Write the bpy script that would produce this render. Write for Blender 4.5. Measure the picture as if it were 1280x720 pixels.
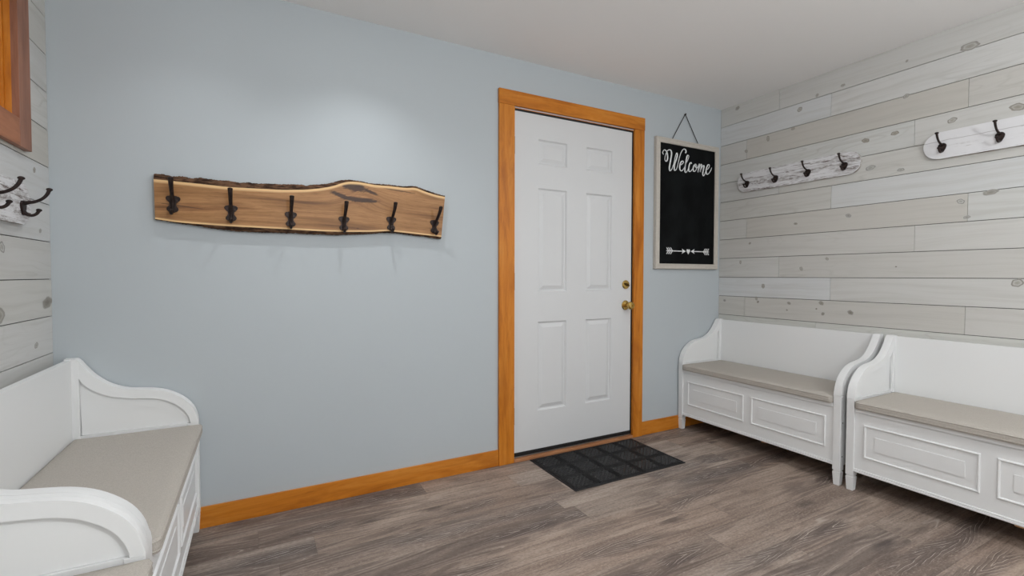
import bpy, bmesh, math, random
from mathutils import Vector, Matrix
for o in list(bpy.data.objects): bpy.data.objects.remove(o)
SC = bpy.context.scene
COL = SC.collection
random.seed(7)
# ------------------------------------------------------------------ room dimensions (metres)
L, R, D, CH = -0.7026, 3.1369, 2.4572, 2.3821      # left wall, right wall, back wall, ceiling
REAR = -1.35
PITCH, ZG = 0.14253, 2.2446                          # shiplap row height, first groove
# ------------------------------------------------------------------ camera
def make_camera():
    f, yaw, pitch, roll, h = 590.767, 0.49390, -0.02658, 0.00191, 1.11445
    r0 = Vector((math.cos(yaw), -math.sin(yaw), 0)); f0 = Vector((math.sin(yaw), math.cos(yaw), 0)); z0 = Vector((0, 0, 1))
    fw = f0*math.cos(pitch) + z0*math.sin(pitch); u1 = -f0*math.sin(pitch) + z0*math.cos(pitch)
    rt = r0*math.cos(roll) + u1*math.sin(roll); up = -r0*math.sin(roll) + u1*math.cos(roll)
    cam = bpy.data.cameras.new('camera'); ob = bpy.data.objects.new('camera', cam); COL.objects.link(ob)
    cam.sensor_fit = 'HORIZONTAL'; cam.sensor_width = 36; cam.lens = f/1280*36; cam.clip_start = 0.02
    m = Matrix(((rt.x, up.x, -fw.x, 0), (rt.y, up.y, -fw.y, 0), (rt.z, up.z, -fw.z, h), (0, 0, 0, 1)))
    ob.matrix_world = m; SC.camera = ob
make_camera()
# ------------------------------------------------------------------ world, exposure, lamps
W = bpy.data.worlds.new('world'); SC.world = W; W.use_nodes = True
W.node_tree.nodes['Background'].inputs[0].default_value = (0.96, 0.985, 1.0, 1)
W.node_tree.nodes['Background'].inputs[1].default_value = 1.0
SC.view_settings.view_transform = 'Standard'; SC.view_settings.look = 'None'
SC.view_settings.exposure = 0.0; SC.view_settings.gamma = 1.0; SC.view_settings.use_curve_mapping = False
# recessed ceiling lamps: (x, y, watts, spot degrees)
LAMPS = [(1.94, 1.335, 14, 150, 0.020), (0.45, 2.00, 21, 112, 0.012), (-0.22, 1.98, 9, 114, 0.012)]
# unseen globes added as fill for the ceiling and side walls: (x, y, z, watts)
FILL_GLOBES = [(0.62, -0.05, 1.90, 41), (2.05, -0.45, 1.90, 38)]
LAMP_COL = (0.965, 0.985, 1.0)

# ================================================================== helpers
def sp(h):  # sRGB 0..255 triple -> linear
    return tuple(((c/255)/12.92 if c/255 <= 0.04045 else ((c/255+0.055)/1.055)**2.4) for c in h) + (1,)

class NT:
    def __init__(s, name):
        s.m = bpy.data.materials.new(name); s.m.use_nodes = True
        s.t = s.m.node_tree; s.b = s.t.nodes['Principled BSDF']
    def n(s, typ, ins=None, **props):
        nd = s.t.nodes.new(typ)
        for k, v in props.items(): setattr(nd, k, v)
        for k, v in (ins or {}).items(): s.put(nd.inputs[k], v)
        return nd
    def put(s, sock, v):
        if isinstance(v, bpy.types.NodeSocket): s.t.links.new(v, sock)
        elif isinstance(v, bpy.types.Node): s.t.links.new(v.outputs[0], sock)
        else: sock.default_value = v
    def math(s, op, a, b=0.0, c=0.0, clamp=False):
        nd = s.t.nodes.new('ShaderNodeMath'); nd.operation = op; nd.use_clamp = clamp
        s.put(nd.inputs[0], a); s.put(nd.inputs[1], b); s.put(nd.inputs[2], c); return nd.outputs[0]
    def coord(s, kind='Object'):
        return s.n('ShaderNodeTexCoord').outputs[kind]
    def xyz(s, v):
        nd = s.n('ShaderNodeSeparateXYZ', {0: v}); return nd.outputs[0], nd.outputs[1], nd.outputs[2]
    def vec(s, x, y, z):
        return s.n('ShaderNodeCombineXYZ', {0: x, 1: y, 2: z}).outputs[0]
    def scale(s, v, sc, off=(0, 0, 0)):
        nd = s.n('ShaderNodeMapping', {0: v}); nd.inputs['Scale'].default_value = sc; nd.inputs['Location'].default_value = off
        return nd.outputs[0]
    def noise(s, v, scale=5, detail=4, rough=0.55, dist=0.0):
        nd = s.n('ShaderNodeTexNoise', {'Vector': v, 'Scale': scale, 'Detail': detail, 'Roughness': rough, 'Distortion': dist})
        return nd.outputs[0]
    def ramp(s, fac, stops, interp='LINEAR'):
        nd = s.n('ShaderNodeValToRGB', {0: fac}); cr = nd.color_ramp; cr.interpolation = interp
        while len(cr.elements) < len(stops): cr.elements.new(0.5)
        for e, (p, c) in zip(cr.elements, stops):
            e.position = p; e.color = c if len(c) == 4 else (*c, 1)
        return nd.outputs[0]
    def mask(s, fac, lo, hi):
        nd = s.n('ShaderNodeMapRange', {0: fac, 1: lo, 2: hi, 3: 0.0, 4: 1.0}); nd.interpolation_type = 'SMOOTHSTEP'; nd.clamp = True
        return nd.outputs[0]
    def mix(s, fac, a, b, blend='MIX'):
        nd = s.t.nodes.new('ShaderNodeMix'); nd.data_type = 'RGBA'; nd.blend_type = blend
        s.put(nd.inputs[0], fac); s.put(nd.inputs[6], a); s.put(nd.inputs[7], b); return nd.outputs[2]
    def attr(s, name, out='Fac'):
        return s.n('ShaderNodeAttribute', attribute_name=name).outputs[out]
    def bump(s, h, strength=0.2, dist=0.002):
        nd = s.n('ShaderNodeBump', {'Height': h, 'Strength': strength, 'Distance': dist}); s.put(s.b.inputs['Normal'], nd.outputs[0])
    def done(s, col, rough=0.5, metal=0.0, spec=None):
        s.put(s.b.inputs['Base Color'], col); s.put(s.b.inputs['Roughness'], rough); s.b.inputs['Metallic'].default_value = metal
        if spec is not None: s.b.inputs['Specular IOR Level'].default_value = spec
        return s.m

# ------------------------------------------------------------------ materials
def m_paint(name, rgb, rough=0.6, bump=0.05, var=0.02, spec=0.3, scale=90):
    t = NT(name); v = t.coord()
    n = t.noise(v, 1.3, 3); c = sp(rgb); d = tuple(x*(1-var*2) for x in c[:3])+(1,)
    t.bump(t.noise(v, scale, 3), bump, 0.002)
    return t.done(t.mix(n, d, c), rough, 0, spec)

def m_shiplap():
    t = NT('whitewashed_shiplap'); g = t.coord('Object')
    x, y, z = t.xyz(g); pid = t.attr('pid'); pa = t.math('MULTIPLY', pid, 37.0)
    v = t.vec(t.math('ADD', y, pa), t.math('MULTIPLY', z, 1.0), pa)
    warp = t.noise(t.scale(v, (1.6, 5, 1)), 1.0, 2)
    zz = t.math('ADD', z, t.math('MULTIPLY', warp, 0.09))
    gv = t.vec(t.math('MULTIPLY', t.math('ADD', y, pa), 1.6), t.math('MULTIPLY', zz, 46.0), pa)
    g1 = t.noise(gv, 1.0, 5, 0.6)
    g2 = t.noise(t.scale(gv, (3, 5, 1)), 1.0, 3, 0.6)
    rings = t.math('PINGPONG', t.math('MULTIPLY', t.noise(t.scale(v, (1.1, 7, 1)), 1.0, 2), 26.0), 1.0)
    patch = t.mask(t.noise(t.scale(v, (0.8, 3, 1)), 1.0, 2), 0.5, 0.72)
    tone = t.ramp(pid, [(0.0, sp((198, 197, 192))), (0.3, sp((205, 205, 203))), (0.55, sp((193, 190, 183))), (0.8, sp((206, 208, 209))), (1.0, sp((199, 199, 193)))])
    c = t.mix(t.math('MULTIPLY', t.mask(g1, 0.42, 0.75), 0.35), tone, sp((172, 170, 163)))
    c = t.mix(t.math('MULTIPLY', t.mask(g2, 0.56, 0.8), 0.22), c, sp((160, 157, 150)))
    c = t.mix(t.math('MULTIPLY', t.math('MULTIPLY', t.mask(rings, 0.7, 1.0), patch), 0.28), c, sp((162, 160, 152)))
    k = t.attr('knot')
    kc = t.ramp(k, [(0.0, (1, 1, 1, 1)), (0.12, (0.42, 0.40, 0.37, 1)), (0.3, (0.55, 0.53, 0.5, 1)), (0.5, (0.9, 0.89, 0.87, 1)), (0.8, (0.68, 0.66, 0.62, 1)), (1.0, (0.6, 0.58, 0.54, 1))])
    kd = t.ramp(k, [(0.0, (1, 1, 1, 1)), (0.35, (0.45, 0.42, 0.38, 1)), (1.0, (0.30, 0.27, 0.24, 1))])
    dark = t.attr('kdark')
    c = t.mix(1.0, c, t.mix(dark, kc, kd), 'MULTIPLY')
    t.bump(g1, 0.10, 0.002)
    return t.done(c, 0.62, 0, 0.3)

def m_floor():
    t = NT('grey_brown_oak_plank'); g = t.coord('Object'); x, y, z = t.xyz(g)
    w, ln = 0.153, 1.22
    ry = t.math('DIVIDE', t.math('ADD', y, 10*w - 0.01), w); row = t.math('FLOOR', ry); fy = t.math('FRACT', ry)
    rr = t.n('ShaderNodeTexWhiteNoise', {'W': row}, noise_dimensions='1D').outputs[0]
    rx = t.math('DIVIDE', t.math('ADD', t.math('ADD', x, 30), t.math('MULTIPLY', rr, ln)), ln); cl = t.math('FLOOR', rx); fx = t.math('FRACT', rx)
    pid = t.n('ShaderNodeTexWhiteNoise', {'Vector': t.vec(row, cl, 0.0)}, noise_dimensions='3D').outputs[0]
    off = t.math('MULTIPLY', pid, 53.0)
    v = t.vec(t.math('ADD', x, off), y, off)
    low = t.noise(t.scale(v, (1.1, 8.0, 1)), 1.0, 3, 0.5)                          # tonal drift along the board
    field = t.noise(t.scale(v, (1.15, 9.0, 1)), 1.0, 1.5, 0.35, 0.15)                 # contour field: cathedral figure
    cont = t.math('PINGPONG', t.math('MULTIPLY', field, 26.0), 1.0)
    fine = t.noise(t.scale(v, (4.5, 120.0, 1)), 1.0, 6, 0.68)
    streak = t.noise(t.scale(v, (1.5, 30.0, 1)), 1.0, 4, 0.6)
    speck = t.noise(t.scale(v, (45.0, 230.0, 1)), 1.0, 3, 0.6)
    c = t.ramp(low, [(0.28, sp((120, 106, 97))), (0.45, sp((150, 135, 124))), (0.60, sp((166, 151, 139))), (0.76, sp((178, 164, 152)))])
    c = t.mix(t.math('MULTIPLY', t.mask(streak, 0.48, 0.72), 0.55), c, sp((100, 87, 80)))
    c = t.mix(t.math('MULTIPLY', t.mask(fine, 0.48, 0.68), 0.55), c, sp((86, 73, 66)))
    c = t.mix(t.math('MULTIPLY', t.mask(speck, 0.56, 0.72), 0.32), c, sp((196, 186, 176)))
    grit = t.noise(t.scale(v, (70.0, 150.0, 1)), 1.0, 2, 0.7)
    c = t.mix(t.math('MULTIPLY', t.mask(grit, 0.5, 0.7), 0.34), c, sp((96, 84, 76)))
    c = t.mix(t.math('MULTIPLY', t.math('SUBTRACT', 1.0, t.mask(grit, 0.32, 0.48)), 0.3), c, sp((188, 176, 164)))
    pm = t.noise(t.scale(v, (1.2, 6.0, 1), (3, 8, 1)), 1.0, 2, 0.5)
    patch = t.mask(pm, 0.46, 0.62)
    c = t.mix(t.math('MULTIPLY', patch, 0.36), c, sp((96, 85, 80)))
    c = t.mix(t.math('MULTIPLY', t.math('MULTIPLY', t.mask(cont, 0.35, 0.75), t.mask(pm, 0.42, 0.58)), 0.44), c, sp((80, 69, 65)))
    brk = t.mask(t.noise(t.scale(v, (7, 30, 1)), 1.0, 2), 0.46, 0.58)
    wl = t.math('MULTIPLY', t.math('MULTIPLY', t.math('SUBTRACT', 1.0, t.mask(cont, 0.02, 0.12)), t.mask(pm, 0.47, 0.58)), brk)
    c = t.mix(t.math('MULTIPLY', wl, 0.45), c, sp((194, 184, 174)))
    # cathedral chevrons: nested points stacked along the board's heart line
    yl = t.math('MULTIPLY', t.math('SUBTRACT', fy, 0.5), w)
    d = t.math('ABSOLUTE', t.math('ADD', yl, t.math('MULTIPLY', t.math('SUBTRACT', t.noise(t.vec(t.math('MULTIPLY', x, 1.3), off, 0.0), 1.0, 2), 0.5), 0.16)))
    sgn = t.math('SUBTRACT', t.math('MULTIPLY', t.math('GREATER_THAN', t.math('FRACT', t.math('MULTIPLY', pid, 3.7)), 0.5), 2.0), 1.0)
    wp = t.noise(t.scale(v, (5.0, 16.0, 1)), 1.0, 3, 0.55)
    ph = t.math('ADD', t.math('ADD', t.math('MULTIPLY', t.math('MULTIPLY', x, sgn), 10.0), t.math('MULTIPLY', d, 78.0)), t.math('MULTIPLY', wp, 2.4))
    fr = t.math('FRACT', ph)
    zone = t.math('MULTIPLY', t.math('SUBTRACT', 1.0, t.mask(d, 0.014, 0.056)), t.mask(t.noise(t.vec(t.math('MULTIPLY', x, 1.9), t.math('MULTIPLY', row, 7.7), off), 1.0, 2), 0.46, 0.60))
    c = t.mix(t.math('MULTIPLY', zone, 0.48), c, sp((86, 77, 75)))
    c = t.mix(t.math('MULTIPLY', t.math('MULTIPLY', zone, t.mask(fr, 0.35, 0.95)), 0.45), c, sp((70, 60, 57)))
    wb = t.mask(t.noise(t.scale(v, (10, 45, 1)), 1.0, 3), 0.40, 0.54)
    c = t.mix(t.math('MULTIPLY', t.math('MULTIPLY', t.math('MULTIPLY', zone, wb), t.math('SUBTRACT', 1.0, t.mask(fr, 0.05, 0.17))), 0.9), c, sp((205, 196, 186)))
    kn = t.n('ShaderNodeTexVoronoi', {'Vector': t.scale(v, (1.5, 4.2, 1)), 'Scale': 1.0}, feature='F1')
    kd = t.math('ADD', kn.outputs['Distance'], t.math('MULTIPLY', t.noise(t.scale(v, (14, 34, 1)), 1.0, 4), 0.2))
    c = t.mix(t.math('MULTIPLY', t.math('SUBTRACT', 1.0, t.mask(kd, 0.12, 0.27)), 0.7), c, sp((70, 62, 61)))
    c = t.mix(1.0, c, t.mix(pid, (1.05, 0.99, 0.95, 1), (0.97, 0.985, 1.0, 1)), 'MULTIPLY')
    tone = t.math('ADD', 0.95, t.math('MULTIPLY', t.math('FRACT', t.math('MULTIPLY', pid, 7.3)), 0.10))
    c = t.mix(1.0, c, t.vec(tone, tone, tone), 'MULTIPLY')
    ey = t.math('MULTIPLY', t.math('MINIMUM', fy, t.math('SUBTRACT', 1.0, fy)), w)
    ex = t.math('MULTIPLY', t.math('MINIMUM', fx, t.math('SUBTRACT', 1.0, fx)), ln)
    gap = t.math('SUBTRACT', 1.0, t.mask(t.math('MINIMUM', ex, ey), 0.0003, 0.0013))
    c = t.mix(t.math('MULTIPLY', gap, 0.4), c, sp((60, 50, 46)))
    t.bump(t.math('SUBTRACT', t.math('MULTIPLY', fine, 0.35), t.math('MULTIPLY', gap, 0.8)), 0.25, 0.001)
    return t.done(c, t.math('ADD', 0.45, t.math('MULTIPLY', fine, 0.18)), 0, 0.3)

def m_stain(name, axis, base=(197, 119, 32), dark=(156, 84, 12), light=(212, 140, 56)):
    t = NT(name); g = t.coord('Object')
    st = {'X': (2.2, 22, 22), 'Y': (22, 2.2, 22), 'Z': (22, 22, 2.2)}[axis]
    a = t.noise(t.scale(g, st), 1.0, 5, 0.6, 0.6)
    b = t.noise(t.scale(g, tuple(s*0.3+2.5 for s in st)), 1.0, 3, 0.6, 0.8)
    f = t.noise(t.scale(g, tuple(s*6 for s in st)), 1.0, 3, 0.65)
    c = t.ramp(a, [(0.28, sp(dark)), (0.48, sp(base)), (0.76, sp(light))])
    c = t.mix(t.math('MULTIPLY', t.mask(b, 0.45, 0.7), 0.5), c, sp(dark))
    c = t.mix(t.math('MULTIPLY', t.mask(f, 0.5, 0.75), 0.28), c, sp(dark))
    t.bump(f, 0.06, 0.001)
    return t.done(c, 0.4, 0, 0.35)

def m_distress(name, amount):
    t = NT(name); g = t.coord('Object')
    n0 = t.noise(t.scale(g, (1.9, 24, 24)), 1.0, 6, 0.68, 0.6)
    n1 = t.noise(t.scale(g, (6.0, 80, 80), (4, 1, 2)), 1.0, 5, 0.7, 0.3)
    n2 = t.noise(t.scale(g, (38, 120, 120)), 1.0, 4, 0.7)
    m = t.math('MULTIPLY', t.mask(n0, 0.60-0.14*amount, 0.70-0.06*amount), t.mask(n2, 0.32, 0.62))
    c = t.mix(t.math('MULTIPLY', m, 0.55+0.4*amount), sp((222, 222, 224)), sp((136, 129, 126)))
    m2 = t.math('MULTIPLY', t.mask(n1, 0.66-0.11*amount, 0.74-0.06*amount), t.mask(n2, 0.36, 0.56))
    c = t.mix(t.math('MULTIPLY', m2, 0.5+0.5*amount), c, sp((98, 84, 78)))
    gx, gy, gz = t.xyz(g)
    ln = t.math('ABSOLUTE', t.math('SUBTRACT', gz, t.math('ADD', 0.012, t.math('MULTIPLY', t.noise(t.scale(g, (4, 1, 1)), 1.0, 4, 0.6), 0.02))))
    c = t.mix(t.math('MULTIPLY', t.math('SUBTRACT', 1.0, t.mask(ln, 0.0004, 0.0022)), 0.55), c, sp((120, 112, 110)))
    t.bump(t.math('ADD', m, m2), -0.25, 0.001)
    return t.done(c, 0.6, 0, 0.3)

def m_rim():
    t = NT('worn_rack_edge'); g = t.coord('Object')
    n = t.noise(t.scale(g, (9, 60, 60)), 1.0, 5, 0.7)
    return t.done(t.mix(t.mask(n, 0.42, 0.62), sp((205, 203, 200)), sp((112, 92, 76))), 0.65)

def m_live_edge():
    t = NT('live_edge_hardwood'); g = t.coord('Object'); x, y, z = t.xyz(g)
    def gauss(cx, cz, sx, sz):
        a = t.math('POWER', t.math('DIVIDE', t.math('SUBTRACT', x, cx), sx), 2.0); b = t.math('POWER', t.math('DIVIDE', t.math('SUBTRACT', z, cz), sz), 2.0)
        return t.math('EXPONENT', t.math('MULTIPLY', t.math('ADD', a, b), -1.0))
    edge = t.attr('edge')                                    # 0 at wood's bark line, 1 deep inside
    k1 = gauss(0.44, 1.50, 0.13, 0.055); k2 = gauss(0.73, 1.555, 0.07, 0.022)
    zz = t.math('SUBTRACT', z, t.math('ADD', t.math('MULTIPLY', k1, 0.05), t.math('MULTIPLY', k2, 0.018)))
    sag = t.math('MULTIPLY', t.math('SINE', t.math('ADD', t.math('MULTIPLY', x, 3.4), 1.2)), 0.018)
    zz = t.math('SUBTRACT', zz, sag)
    gv = t.vec(t.math('MULTIPLY', x, 1.5), 0.0, t.math('MULTIPLY', zz, 26.0))
    a = t.noise(gv, 1.0, 5, 0.6, 0.25); f = t.noise(t.scale(gv, (6, 1, 6)), 1.0, 3, 0.6)
    rings = t.math('PINGPONG', t.math('ADD', t.math('MULTIPLY', zz, 130.0), t.math('MULTIPLY', t.noise(gv, 0.8, 2), 3.0)), 1.0)
    c = t.ramp(a, [(0.27, sp((98, 64, 36))), (0.42, sp((148, 105, 62))), (0.57, sp((172, 126, 80))), (0.68, sp((142, 98, 57))), (0.80, sp((104, 68, 38)))])
    c = t.mix(t.math('MULTIPLY', t.mask(f, 0.5, 0.75), 0.45), c, sp((104, 68, 38)))
    md = t.noise(t.scale(gv, (1.6, 1, 2.6), (5, 0, 3)), 1.0, 4, 0.6)
    c = t.mix(t.math('MULTIPLY', t.mask(md, 0.54, 0.7), 0.5), c, sp((112, 74, 42)))
    fg = t.noise(t.vec(t.math('MULTIPLY', x, 30.0), 0.0, t.math('MULTIPLY', zz, 330.0)), 1.0, 3, 0.65)
    c = t.mix(t.math('MULTIPLY', t.mask(fg, 0.5, 0.7), 0.42), c, sp((112, 76, 44)))
    c = t.mix(t.math('MULTIPLY', t.mask(rings, 0.6, 1.0), t.math('ADD', 0.22, t.math('MULTIPLY', k1, 0.4))), c, sp((112, 72, 40)))
    # burl patches
    nz = t.noise(t.vec(t.math('MULTIPLY', t.math('ADD', x, t.math('MULTIPLY', z, 0.9)), 20.0), 0.0, t.math('MULTIPLY', t.math('SUBTRACT', z, t.math('MULTIPLY', x, 0.35)), 75.0)), 1.0, 5, 0.7, 0.6)
    def patch(cx, cz, sx, sz, th=0.42, slope=0.0, amp=1.1):
        dz = t.math('SUBTRACT', z, t.math('ADD', cz, t.math('MULTIPLY', t.math('SUBTRACT', x, cx), slope)))
        e = t.math('ADD', t.math('POWER', t.math('DIVIDE', t.math('SUBTRACT', x, cx), sx), 2.0), t.math('POWER', t.math('DIVIDE', dz, sz), 2.0))
        return t.mask(t.math('ADD', t.math('EXPONENT', t.math('MULTIPLY', e, -1.0)), t.math('MULTIPLY', t.math('SUBTRACT', nz, 0.5), amp)), th, th+0.4)
    arc = t.math('ADD', 1.487, t.math('MULTIPLY', t.math('EXPONENT', t.math('MULTIPLY', t.math('POWER', t.math('DIVIDE', t.math('SUBTRACT', x, 0.315), 0.055), 2.0), -1.0)), 0.027))
    za = t.math('DIVIDE', t.math('SUBTRACT', z, arc), 0.0125); win = t.math('POWER', t.math('DIVIDE', t.math('SUBTRACT', x, 0.425), 0.125), 4.0)
    ga = t.math('EXPONENT', t.math('MULTIPLY', t.math('ADD', t.math('POWER', za, 2.0), win), -1.0))
    low_b = t.mask(t.math('ADD', ga, t.math('MULTIPLY', t.math('SUBTRACT', nz, 0.5), 1.0)), 0.27, 0.72)
    b = t.math('MAXIMUM', patch(0.425, 1.549, 0.075, 0.025, 0.28, -0.12, 1.3), t.math('MAXIMUM', low_b, patch(0.50, 1.531, 0.060, 0.010, 0.4, -0.32)))
    c = t.mix(t.math('MULTIPLY', b, t.math('ADD', 0.72, t.math('MULTIPLY', nz, 0.4), 0.0, True)), c, sp((40, 26, 21)))
    warm = gauss(0.44, 1.515, 0.10, 0.035)
    c = t.mix(t.math('MULTIPLY', t.math('MULTIPLY', warm, t.mask(nz, 0.4, 0.6)), 0.35), c, sp((110, 66, 42)))
    ck = t.math('MAXIMUM', patch(-0.28, 1.405, 0.12, 0.004, 0.5, -0.1), t.math('MAXIMUM', patch(0.64, 1.549, 0.13, 0.005, 0.45, -0.08), patch(0.44, 1.345, 0.012, 0.005, 0.6)))
    c = t.mix(t.math('MULTIPLY', ck, 0.7), c, sp((62, 40, 28)))
    c = t.mix(t.math('SUBTRACT', 1.0, t.mask(edge, 0.06, 0.17)), c, sp((222, 184, 132)))
    t.bump(f, 0.1, 0.001)
    return t.done(c, 0.45, 0, 0.35)

def m_noise2(name, c0, c1, scale, rough=0.7, bump=0.5, spec=0.3, metal=0.0, stretch=(1, 1, 1), dist=0.004, lo=0.35, hi=0.65):
    t = NT(name); v = t.scale(t.coord(), stretch); n = t.noise(v, scale, 5, 0.6)
    t.bump(n, bump, dist)
    return t.done(t.mix(t.mask(n, lo, hi), sp(c0), sp(c1)), rough, metal, spec)

def m_fabric():
    t = NT('woven_linen'); g = t.coord('Object'); x, y, z = t.xyz(g)
    w = t.n('ShaderNodeTexWave', {'Vector': g, 'Scale': 160.0, 'Distortion': 1.5}, bands_direction='X').outputs['Fac']
    w2 = t.n('ShaderNodeTexWave', {'Vector': g, 'Scale': 160.0, 'Distortion': 1.5}, bands_direction='Y').outputs['Fac']
    n = t.noise(g, 240, 3, 0.6); n2 = t.noise(g, 6, 3)
    h = t.math('ADD', t.math('MULTIPLY', t.math('ADD', w, w2), 0.3), n)
    c = t.mix(t.mask(h, 0.5, 1.1), sp((169, 163, 155)), sp((192, 186, 178)))
    c = t.mix(t.math('MULTIPLY', n2, 0.25), c, sp((176, 169, 161)))
    t.bump(h, 0.25, 0.001)
    m = t.done(c, 0.95, 0, 0.1)
    return m

def m_plain(name, rgb, rough=0.4, metal=0.0, spec=0.5, bump=0.03, scale=60):
    t = NT(name); v = t.coord(); n = t.noise(v, scale, 3)
    c = sp(rgb); d = tuple(x*0.86 for x in c[:3])+(1,)
    t.bump(n, bump, 0.001)
    return t.done(t.mix(t.mask(n, 0.3, 0.7), d, c), rough, metal, spec)

def m_emit(name, col, strength):
    t = NT(name); t.b.inputs['Emission Color'].default_value = (*col, 1); t.b.inputs['Emission Strength'].default_value = strength
    return t.done((0.9, 0.9, 0.9, 1), 0.5)

M = dict(
    wall=m_paint('blue_grey_wall_paint', (184, 191, 195), 0.7, 0.06, 0.015),
    rearwall=m_paint('off_white_wall_paint', (220, 222, 222), 0.7, 0.05, 0.01),
    ceil=m_paint('ceiling_paint', (240, 239, 238), 0.85, 0.10, 0.01, 0.1, 140),
    ship=m_shiplap(), floor=m_floor(),
    stainx=m_stain('amber_stained_wood_horizontal', 'X'), stainz=m_stain('amber_stained_wood_upright', 'Z'),
    stainy=m_stain('amber_stained_wood_side', 'Y'),
    redy=m_stain('brown_stained_casing_horizontal', 'Y', (162, 100, 62), (126, 70, 38), (180, 118, 80)),
    redz=m_stain('brown_stained_casing_upright', 'Z', (150, 100, 76), (118, 74, 52), (166, 116, 92)),
    white=m_paint('white_lacquer', (231, 232, 232), 0.42, 0.02, 0.008, 0.4, 40),
    door=m_paint('white_door_paint', (212, 213, 214), 0.45, 0.03, 0.006, 0.4, 120),
    fabric=m_fabric(),
    iron=m_noise2('dark_bronze_iron', (34, 26, 24), (58, 46, 43), 60, 0.5, 0.35, 0.5, 0.55, dist=0.001),
    brass=m_plain('polished_brass', (206, 172, 100), 0.22, 1.0),
    brassd=m_plain('dark_brass', (92, 68, 34), 0.35, 1.0),
    rubber=m_noise2('black_rubber', (12, 12, 13), (34, 34, 36), 110, 0.5, 0.3, 0.45, dist=0.001),
    black=m_plain('black_weatherstrip', (18, 17, 17), 0.6),
    chalk=m_noise2('blackboard', (12, 13, 14), (22, 24, 25), 7, 0.8, 0.02, 0.08, stretch=(1, 1, 0.5)),
    chalkw=m_noise2('white_chalk_paint', (214, 216, 216), (238, 240, 240), 120, 0.8, 0.05, 0.2),
    greyw=m_noise2('grey_washed_frame_wood', (190, 184, 175), (196, 190, 181), 60.0, 0.6, 0.02, 0.3),
    cord=m_plain('dark_twine', (48, 42, 38), 0.8, 0, 0.2, 0.4, 400),
    distA=m_distress('distressed_white_wood', 1.25), distB=m_distress('lightly_distressed_white_wood', 0.4),
    rim=m_rim(), live=m_live_edge(),
    bark=m_noise2('rough_bark', (46, 32, 25), (112, 84, 64), 46, 0.9, 0.9, 0.15, stretch=(0.5, 1, 2.2), dist=0.008),
    steel=m_plain('brushed_aluminium', (150, 146, 142), 0.35, 0.9),
    sill=m_stain('worn_oak_sill', 'X', (176, 122, 84), (140, 90, 58), (196, 146, 108)),
    hinge=m_plain('antique_hinge_metal', (92, 80, 66), 0.4, 0.8),
    pine=m_stain('raw_pine', 'X', (196, 152, 112), (166, 120, 82), (210, 170, 132)),
    lamp=m_emit('lit_lamp_lens', (1.0, 0.97, 0.93), 7.0), lamptrim=m_plain('white_lamp_trim', (228, 228, 228), 0.4),
    cavity=m_plain('dark_groove', (46, 44, 42), 0.9, 0, 0.1),
    hole=m_plain('screw_hole_shadow', (46, 42, 40), 0.9, 0, 0.1),
    glass=m_plain('window_glass', (200, 215, 225), 0.05, 0.0),
)
M['glass'].node_tree.nodes['Principled BSDF'].inputs['Transmission Weight'].default_value = 1.0

# ------------------------------------------------------------------ mesh helpers
def box(bm, x0, x1, y0, y1, z0, z1, bev=0.0, seg=2, mi=0):
    vs = [bm.verts.new((x, y, z)) for x in (x0, x1) for y in (y0, y1) for z in (z0, z1)]
    fs = [(0, 1, 3, 2), (4, 6, 7, 5), (0, 4, 5, 1), (2, 3, 7, 6), (0, 2, 6, 4), (1, 5, 7, 3)]
    faces = [bm.faces.new([vs[i] for i in f]) for f in fs]
    for f in faces: f.material_index = mi
    if bev > 0:
        eds = list({e for f in faces for e in f.edges})
        r = bmesh.ops.bevel(bm, geom=eds, offset=bev, segments=seg, profile=0.5, affect='EDGES', clamp_overlap=True)
        for f in r['faces']: f.material_index = mi
    return vs

def prism(bm, pts, a0, a1, mapf, bev=0.0, mi=0, seg=2):
    """extrude 2-D polygon pts between a0 and a1; mapf(u, v, a) -> xyz"""
    A = [bm.verts.new(mapf(u, v, a0)) for u, v in pts]; B = [bm.verts.new(mapf(u, v, a1)) for u, v in pts]
    n = len(pts); f1 = bm.faces.new(A); f2 = bm.faces.new(B[::-1]); fs = [f1, f2]
    for i in range(n):
        j = (i+1) % n; fs.append(bm.faces.new((A[j], A[i], B[i], B[j])))
    for f in fs: f.material_index = mi
    if bev > 0:
        eds = list(f1.edges)+list(f2.edges)
        r = bmesh.ops.bevel(bm, geom=eds, offset=bev, segments=seg, profile=0.5, affect='EDGES', clamp_overlap=True)
        for f in r['faces']: f.material_index = mi

def catmull(pts, sub=6, closed=False):
    P = [Vector(p) for p in pts]; n = len(P); out = []
    rng = range(n if closed else n-1)
    for i in rng:
        p0 = P[(i-1) % n] if (closed or i > 0) else P[0]*2-P[1]; p1 = P[i]; p2 = P[(i+1) % n]
        p3 = P[(i+2) % n] if (closed or i+2 < n) else P[-1]*2-P[-2]
        for k in range(sub):
            t = k/sub
            out.append(0.5*((2*p1)+(p2-p0)*t+(2*p0-5*p1+4*p2-p3)*t*t+(3*p1-p0-3*p2+p3)*t**3))
    if not closed: out.append(P[-1])
    return out

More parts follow.
